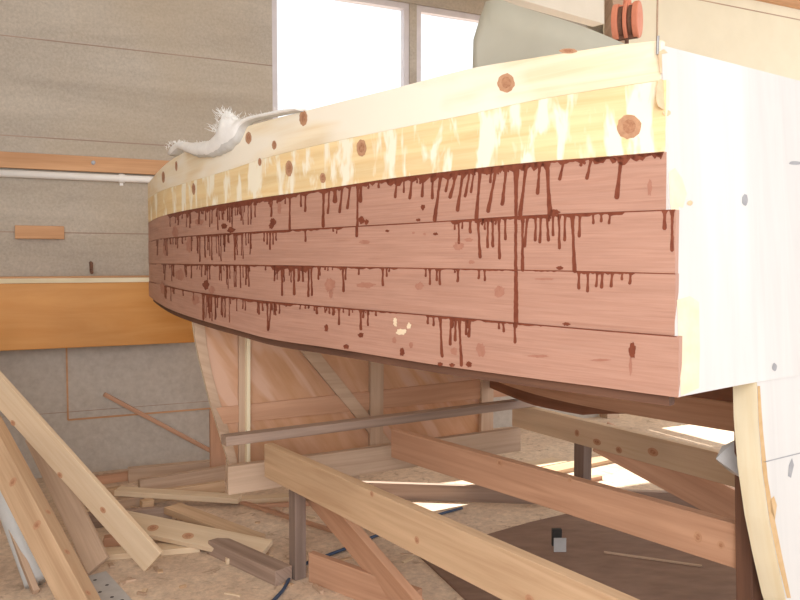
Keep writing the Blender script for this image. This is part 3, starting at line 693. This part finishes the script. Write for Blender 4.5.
# leaning pieces at the left
top = Vector((-2.86, 4.55, 1.93))
def lean(name, mat, low, z, hi, d_hi, w, t, label, up, extend=0.0, cat='plank', knots=()):
    a = pz(*low, z); b = at(*hi, d_hi); b = b + (b - a).normalized() * extend
    return board(name, mat, a, b, w, t, label, cat, None, up, .004, None, knots)
lean('plank', M['fir_pale'], (154, 562), .10, (-2, 388), 3.92, .03, .135, 'long pale plank with dark knots leaning down from the left onto the timber pile', Vector((.75, -.2, .8)), .9, knots=[(13, 423, .016, .013), (60, 475, .017, .013), (103, 510, .018, .014), (-20, 380, .02, .02)])
lean('timber_post', M['fir'], (87, 616), .05, (-12, 428), 3.86, .085, .13, 'thick square timber leaning at the left edge with a pale edge', Vector((.95, -.30, .3)), .9, cat='timber', knots=[(48, 512, .015, .015), (67, 552, .015, .015), (88, 593, .014, .014), (13, 482, .018, .024), (37, 525, .018, .024)])
lean('plank', M['old_pale'], (99, 566), .05, (38, 440), 4.25, .025, .125, 'dull brown plank leaning behind the long pale knotted plank', Vector((1, -.2, .3)), .05)
a = pz(36, 582, .03); b = at(-8, 462, 4.05); m = MB(); b2 = b + (b - a).normalized() * 1.0
m.tube([a, b2], .052, 20)
tag(m.build('plastic_pipe', M['pipe_blue'], smooth=True), 'pale bluish plastic pipe leaning at the left edge behind the thick timber', 'pipe')
lean('stick', M['old_pale'], (36, 592), .02, (-6, 488), 3.95, .03, .03, 'thin square stick at the far left beside the pale pipe', Vector((0, 0, 1)), .6, cat='stick')
# pile by the wall
floorboard('plank', M['old_pale'], (128, 475), (224, 466), .07, .10, 'rearmost dark board with a pale top lying along the wall')
floorboard('plank', M['old_pale'], (139, 488), (228, 473), .05, .11, 'dark sided board with a splintered top edge in front of the rearmost board')
floorboard('plank', M['fir'], (150, 497), (224, 486), .04, .075, 'short tan board lying against the boards by the panel foot')
floorboard('plank', M['fir_pale'], (117, 491), (240, 499), .10, .035, 'long straight pale plank lying across the top of the pile', .085, .04)
floorboard('plank', M['fir'], (172, 508), (258, 541), .12, .04, 'tan plank slanting across the sawdust from the pile to the right', .075, .02)
floorboard('plank', M['old'], (78, 521), (172, 513), .05, .085, 'grey weathered board on edge in the middle of the pile')
floorboard('plank', M['fir_pale'], (118, 520), (266, 551), .15, .03, 'wide pale plank with two knots reaching right from the long leaning plank', .10, .04, up=Vector((0, -.35, 1)), knots=[(153, 528, .032, .028), (188, 536, .034, .026)])
floorboard('plank', M['fir_pale'], (98, 555), (200, 546), .11, .03, 'short pale plank lying flat just below the wide pale plank')
floorboard('timber_offcut', M['old'], (216, 545), (284, 576), .10, .075, 'dark grey squared timber lying at the front of the pile by the grey post', cat='timber')
floorboard('plank', M['fir_red'], (72, 484), (132, 475), .05, .06, 'short reddish board by the wall left of the rearmost board')
floorboard('plank', M['fir'], (84, 496), (122, 490), .06, .05, 'short tan offcut half hidden behind the long leaning plank')
floorboard('plank', M['old_pale'], (88, 509), (142, 499), .09, .06, 'short dull board under the long straight pale plank')
floorboard('plank', M['fir_pale'], (70, 513), (102, 522), .12, .04, 'small pale plank end showing left of the grey board')
floorboard('plank', M['fir_red'], (104, 541), (150, 537), .06, .05, 'reddish block of board under the wide pale plank')
floorboard('wood_block', M['fir'], (141, 505), (153, 503), .06, .055, 'small square wooden block end under the long straight pale plank', cat='block')
floorboard('plank', M['fir_pale'], (240, 500), (296, 497), .09, .03, 'pale plank on the sawdust under the cross beam left end')
floorboard('stick', M['fir_red'], (238, 501), (334, 531), .03, .02, 'thin reddish stick lying on the sawdust behind the grey post', cat='stick')
floorboard('stick', M['fir_red'], (258, 506), (318, 503), .03, .025, 'thin reddish stick lying level under the cross beam', cat='stick')
floorboard('plank', M['fir_pale'], (470, 478), (560, 461), .16, .03, 'pale plank lying in the sunlight under the boat')
floorboard('plank', M['fir'], (535, 474), (640, 452), .14, .03, 'tan plank lying in the sunlight behind the far knotty beam')
floorboard('stick', M['fir_red'], (520, 494), (600, 477), .05, .03, 'reddish strip lying beside the sunlit planks under the boat', cat='stick')
# uprights at the wall
a = pz(218, 478, 0); m = MB(); m.bar(Vector((a.x, a.y, 0)), Vector((a.x, a.y, .50)), .11, .03, WN)
tag(m.build('timber_offcut', M['fir_red'], bevel=.003), 'short reddish board standing upright left of the plywood panel', 'timber')
a = at(104, 394, 5.66); b = pz(226, 459, .02)
board('stick', M['fir_red'], a, b, .03, .03, 'thin dark stick leaning against the lower grey wall', 'stick')

# scraps and shavings strewn on the sawdust
random.seed(21)
spots = [(229, 560, .05, .035, .03)]
for _ in range(46):
    x = random.uniform(105, 420); y = random.uniform(505, 598)
    spots.append((x, y, random.uniform(.02, .09), random.uniform(.012, .03), random.uniform(.004, .015)))
for i, (x, y, L, w, t) in enumerate(spots):
    p = pz(x, y, t / 2); a = random.uniform(0, math.pi); d = Vector((math.cos(a), math.sin(a), 0)) * L / 2
    if i == 0:
        board('wood_scrap', M['fir_pale'], p - d, p + d, w, t, 'small pale wood block alone on the sawdust in front of the wide plank', 'offcut')
    else:
        board('wood_scrap', random.choice([M['fir_pale'], M['fir'], M['old_pale']]), p - d, p + d, w, t, 'small wood scrap strewn on the sawdust floor', 'offcut', 'wood scraps on the floor', bevel=0)

# drilled metal plate at the lower left
m = MB(); f = [pz(*q, .006) for q in ((84, 577), (106, 571), (136, 604), (104, 616))]; m.prism(f, Vector((0, 0, -.004)))
for q in ((95, 580), (107, 585), (112, 597), (122, 600), (100, 592)):
    c = pz(*q, .0066); m.face([c + Vector((.009 * math.cos(k * .524), .009 * math.sin(k * .524), 0)) for k in range(12)], 1)
tag(m.build('metal_plate', [M['grey_card'], M['black']]), 'grey drilled metal plate on the floor at the foot of the thick timber', 'plate')
# brown floor sheet outlined and darkened with the shade under the boat, hose, bracket, plastic scrap
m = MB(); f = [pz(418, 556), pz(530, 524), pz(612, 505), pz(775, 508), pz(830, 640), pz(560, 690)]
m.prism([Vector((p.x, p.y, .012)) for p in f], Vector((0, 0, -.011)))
tag(m.build('shade_sheet', M['sheet_shade_brown']), 'large brown sheet darkened with the shade of the floor under the boat', 'sheet')
m = MB(); a = pz(604, 552, .017); b = pz(702, 566, .017); m.bar(a, b, .012, .008); tag(m.build('stick', M['old_pale']), 'thin greyish strip lying on the dark brown sheet', 'stick')
hp = [pz(*q, .012) for q in ((258, 618), (270, 604), (283, 590), (293, 573), (307, 563), (328, 555), (352, 546), (380, 534), (410, 524), (440, 514), (462, 508))]
hp2 = [Vector((*c, .012)) for c in [tuple(v) for v in catmull([Vector((p.x, p.y)) for p in hp], 6)]]
m = MB(); m.tube(hp2, .0085, 8); tag(m.build('air_hose', M['blue'], smooth=True), 'dark blue hose snaking over the floor past the grey post', 'hose')
br = thing('metal_bracket', 'small light grey plate with a dark clip standing on the brown sheet', 'bracket', pz(560, 552, .012))
p = pz(560, 552, .013)
m = MB(); m.box((p.x - .033, p.y, p.z), (p.x + .033, p.y + .004, p.z + .075)); m.build('plate', M['grey_card'], br)
m = MB(); m.box((p.x - .04, p.y + .004, p.z + .03), (p.x + .01, p.y + .03, p.z + .12)); m.build('clip', M['black'], br)
m = MB(); f = [at(x, y, 2.60) for x, y in ((716, 459), (727, 449), (739, 441), (742, 460), (741, 477), (733, 474), (724, 466))]
m.prism([p + Vector((0, .04 * math.sin(i * 1.3), 0)) for i, p in enumerate(f)], Vector((0, .003, 0)))
tag(m.build('plastic_scrap', M['grey_card']), 'torn grey plastic scrap caught at the end of the far beam by the transom', 'scrap')

# ------------------------------------------------------------------ glass fibre mat over the sheer
tp = pchip([177, 181, 186, 200, 214, 224, 229, 233, 237, 243, 256, 270, 290, 306], [152, 145, 142, 143, 141, 133, 123, 112, 116, 121, 117, 114, 110, 108.5])
bt = pchip([177, 181, 186, 195, 205, 215, 224, 232, 238, 243, 249, 258, 270, 290, 306], [157, 154, 150, 154, 157.5, 157.5, 155, 151, 146, 140, 127, 121.5, 118.5, 114.5, 111.5])
random.seed(5)
m = MB(); rings = []; N = 16
for px in np.arange(177.5, 306, 1.5):
    t, b = tp(px), bt(px); c = (t + b) / 2; hh = (b - t) / 2
    p, _ = surf(px, c, 0.0); n = surf(px, c, 1.0)[0] - p
    sc = p.y / F; ring = []
    for q in range(N):
        a = 2 * math.pi * q / N
        rad = hh * sc * (1 + random.uniform(-.07, .07))
        ring.append(p + n * (.012 + (.03 + .22 * hh * sc) * math.cos(a)) * 1.0 + Vector((0, 0, rad * math.sin(a))))
    rings.append(ring)
for i in range(len(rings) - 1):
    for q in range(N):
        q2 = (q + 1) % N; low = math.sin(2 * math.pi * (q + .5) / N) < -.72  # lower faces of the mat take the greyer colour
        m.face([rings[i][q], rings[i][q2], rings[i + 1][q2], rings[i + 1][q]], 1 if low else 0)
m.face(rings[0]); m.face(rings[-1])
mat_o = tag(m.build('fibre_mat', [M['fibre'], M['fibre_low']], smooth=True), 'crumpled white glass fibre mat draped over the top edge of the boat', 'mat')
m = MB()
for _ in range(260):
    px = random.choice([random.uniform(224, 242), random.uniform(224, 240), random.uniform(178, 190), random.uniform(180, 300)])
    p, _a = surf(px, tp(px) + random.uniform(.5, 6 if 226 < px < 238 else 2), random.uniform(0, .06))
    L = random.uniform(.02, .05) if px > 222 and px < 242 else random.uniform(.008, .022)
    d = Vector((random.uniform(-1, .6), random.uniform(-.5, .5), random.uniform(.1, 1))).normalized() * L
    m.tube([p, p + d * .5 + Vector((0, 0, .002)), p + d], [.0011, .0009, .0004], 4)
f = m.build('loose_fibres', M['fibre'], mat_o); f['kind'] = 'stuff'

# green sheet standing in the boat
m = MB(); dL, dR = 3.15, 2.72
def gp(s, y):                                            # s: 0 left, 1 right
    px = 474 + (632 - 474) * s; d = dL + (dR - dL) * s; p = at(px, y, d)
    return p
cols = []
for q in range(25):
    s = q / 24
    ty = -10 + (45 + 10) * (s ** 1.05); ty = np.interp(474 + 158 * s, [474, 486, 500, 560, 622, 632], [40, 2, -2, 20, 42, 46])
    a = gp(s, ty); top_z = a.z
    col = []
    for r in range(9):
        z = top_z + (1.668 - top_z) * r / 8
        bul = .03 * math.sin(s * 7 + r * .6) * .5
        col.append(Vector((a.x, a.y + bul, z)))
    cols.append(col)
for q in range(24):
    for r in range(8):
        m.face([cols[q][r], cols[q + 1][r], cols[q + 1][r + 1], cols[q][r + 1]])
go = m.build('cover_sheet', M['green'], smooth=True); so = go.modifiers.new('thick', 'SOLIDIFY'); so.thickness = .012
tag(go, 'greenish grey translucent sheet standing up inside the boat before the window', 'sheet')

# chain hoist
hc = at(627, 21, 4.4); sc = 4.4 / F
ho = thing('chain_hoist', 'orange red chain hoist block hanging from its chain behind the boat', 'hoist', hc - Vector((0, 0, .1)))
ax = Vector((.86, -.5, 0))                                # axle direction
dv = Vector((.5, .86, 0))
def disc(c, r, th, axis, ry=None, n=28):
    u = axis.cross(Vector((0, 0, 1))).normalized(); pts = [c + u * (math.cos(2 * math.pi * k / n) * r) + Vector((0, 0, math.sin(2 * math.pi * k / n) * (ry or r))) for k in range(n)]
    m = MB(); m.prism([p - axis * th / 2 for p in pts], axis * th); return m
for s in (-.056, 0, .056):
    disc(hc + ax * s, .072, .034 if s else .022, ax, .10).build('cheek_plate', M['red_paint'], ho, bevel=.006)
for s in (-.027, .027):
    disc(hc + ax * s, .060, .022, ax, .085).build('chain_wheel', M['rust'], ho)
m = MB(); m.tube([hc + Vector((0, 0, .07)), hc + Vector((0, 0, .125))], .022, 10); m.bar(hc - ax * .07 + Vector((0, 0, .075)), hc + ax * .07 + Vector((0, 0, .075)), .05, .02)
m.build('yoke', M['red_paint'], ho)
m = MB(); m.bar(hc - ax * .06 - Vector((0, 0, .09)), hc + ax * .06 - Vector((0, 0, .09)), .03, .02); m.tube([hc - Vector((0, 0, .08)), hc - Vector((0, 0, .15))], .012, 8); m.build('lower_pin', M['rust'], ho)
z = hc.z + .145; k = 0
def link(c, ax_, ht=.062, wd=.036, r=.0075):
    pts = [c + ax_ * (math.cos(t) * wd / 2) + Vector((0, 0, math.sin(t) * ht / 2)) for t in np.linspace(0, 2 * math.pi, 15)]
    return pts
m = MB()
while z < CEIL - .02:
    m.tube(link(Vector((hc.x, hc.y, z)), ax if k % 2 else dv), .0085, 6, caps=False); z += .046; k += 1
m.build('chain', M['red_paint'], ho, smooth=True)

# ------------------------------------------------------------------ light
w = bpy.data.worlds.new('sky'); bpy.context.scene.world = w; w.use_nodes = True
bg = w.node_tree.nodes['Background']; bg.inputs[0].default_value = (0.93, 0.96, 1.0, 1); bg.inputs[1].default_value = 1.2
sd = bpy.data.lights.new('sun', 'SUN'); sd.energy = 8; sd.angle = .012; sd.color = (1, .95, .86)
so_ = bpy.data.objects.new('sun', sd); C.objects.link(so_)
v = Vector((.8, -1.6, -3.2)); so_.rotation_euler = v.to_track_quat('-Z', 'Y').to_euler()
def area(name, loc, target, sx, sy, energy, col=(1, 1, 1)):
    ld = bpy.data.lights.new(name, 'AREA'); ld.shape = 'RECTANGLE'; ld.size = sx; ld.size_y = sy; ld.energy = energy; ld.color = col
    o = bpy.data.objects.new(name, ld); C.objects.link(o); o.location = loc
    o.rotation_euler = (Vector(target) - Vector(loc)).to_track_quat('-Z', 'Y').to_euler(); return o
area('fill_behind_camera', (0, -1.1, 2.25), (.4, 2.6, 1.45), 2.0, 2.0, 80, (1, .985, .96))  # added fill lamp behind the camera; no doorway is built there

# ------------------------------------------------------------------ camera
cd = bpy.data.cameras.new('camera'); cam = bpy.data.objects.new('camera', cd); C.objects.link(cam)
cd.sensor_width = 36; cd.lens = F * 36 / 800
cam.location = EYE; cam.rotation_euler = (math.pi / 2 - TH, 0, 0)
S = bpy.context.scene; S.camera = cam
S.view_settings.view_transform = 'Standard'; S.view_settings.look = 'None'
S.view_settings.gamma = 1; S.view_settings.use_curve_mapping = False; S.view_settings.exposure = 0.5
S.cycles.max_bounces = 8; S.cycles.diffuse_bounces = 5
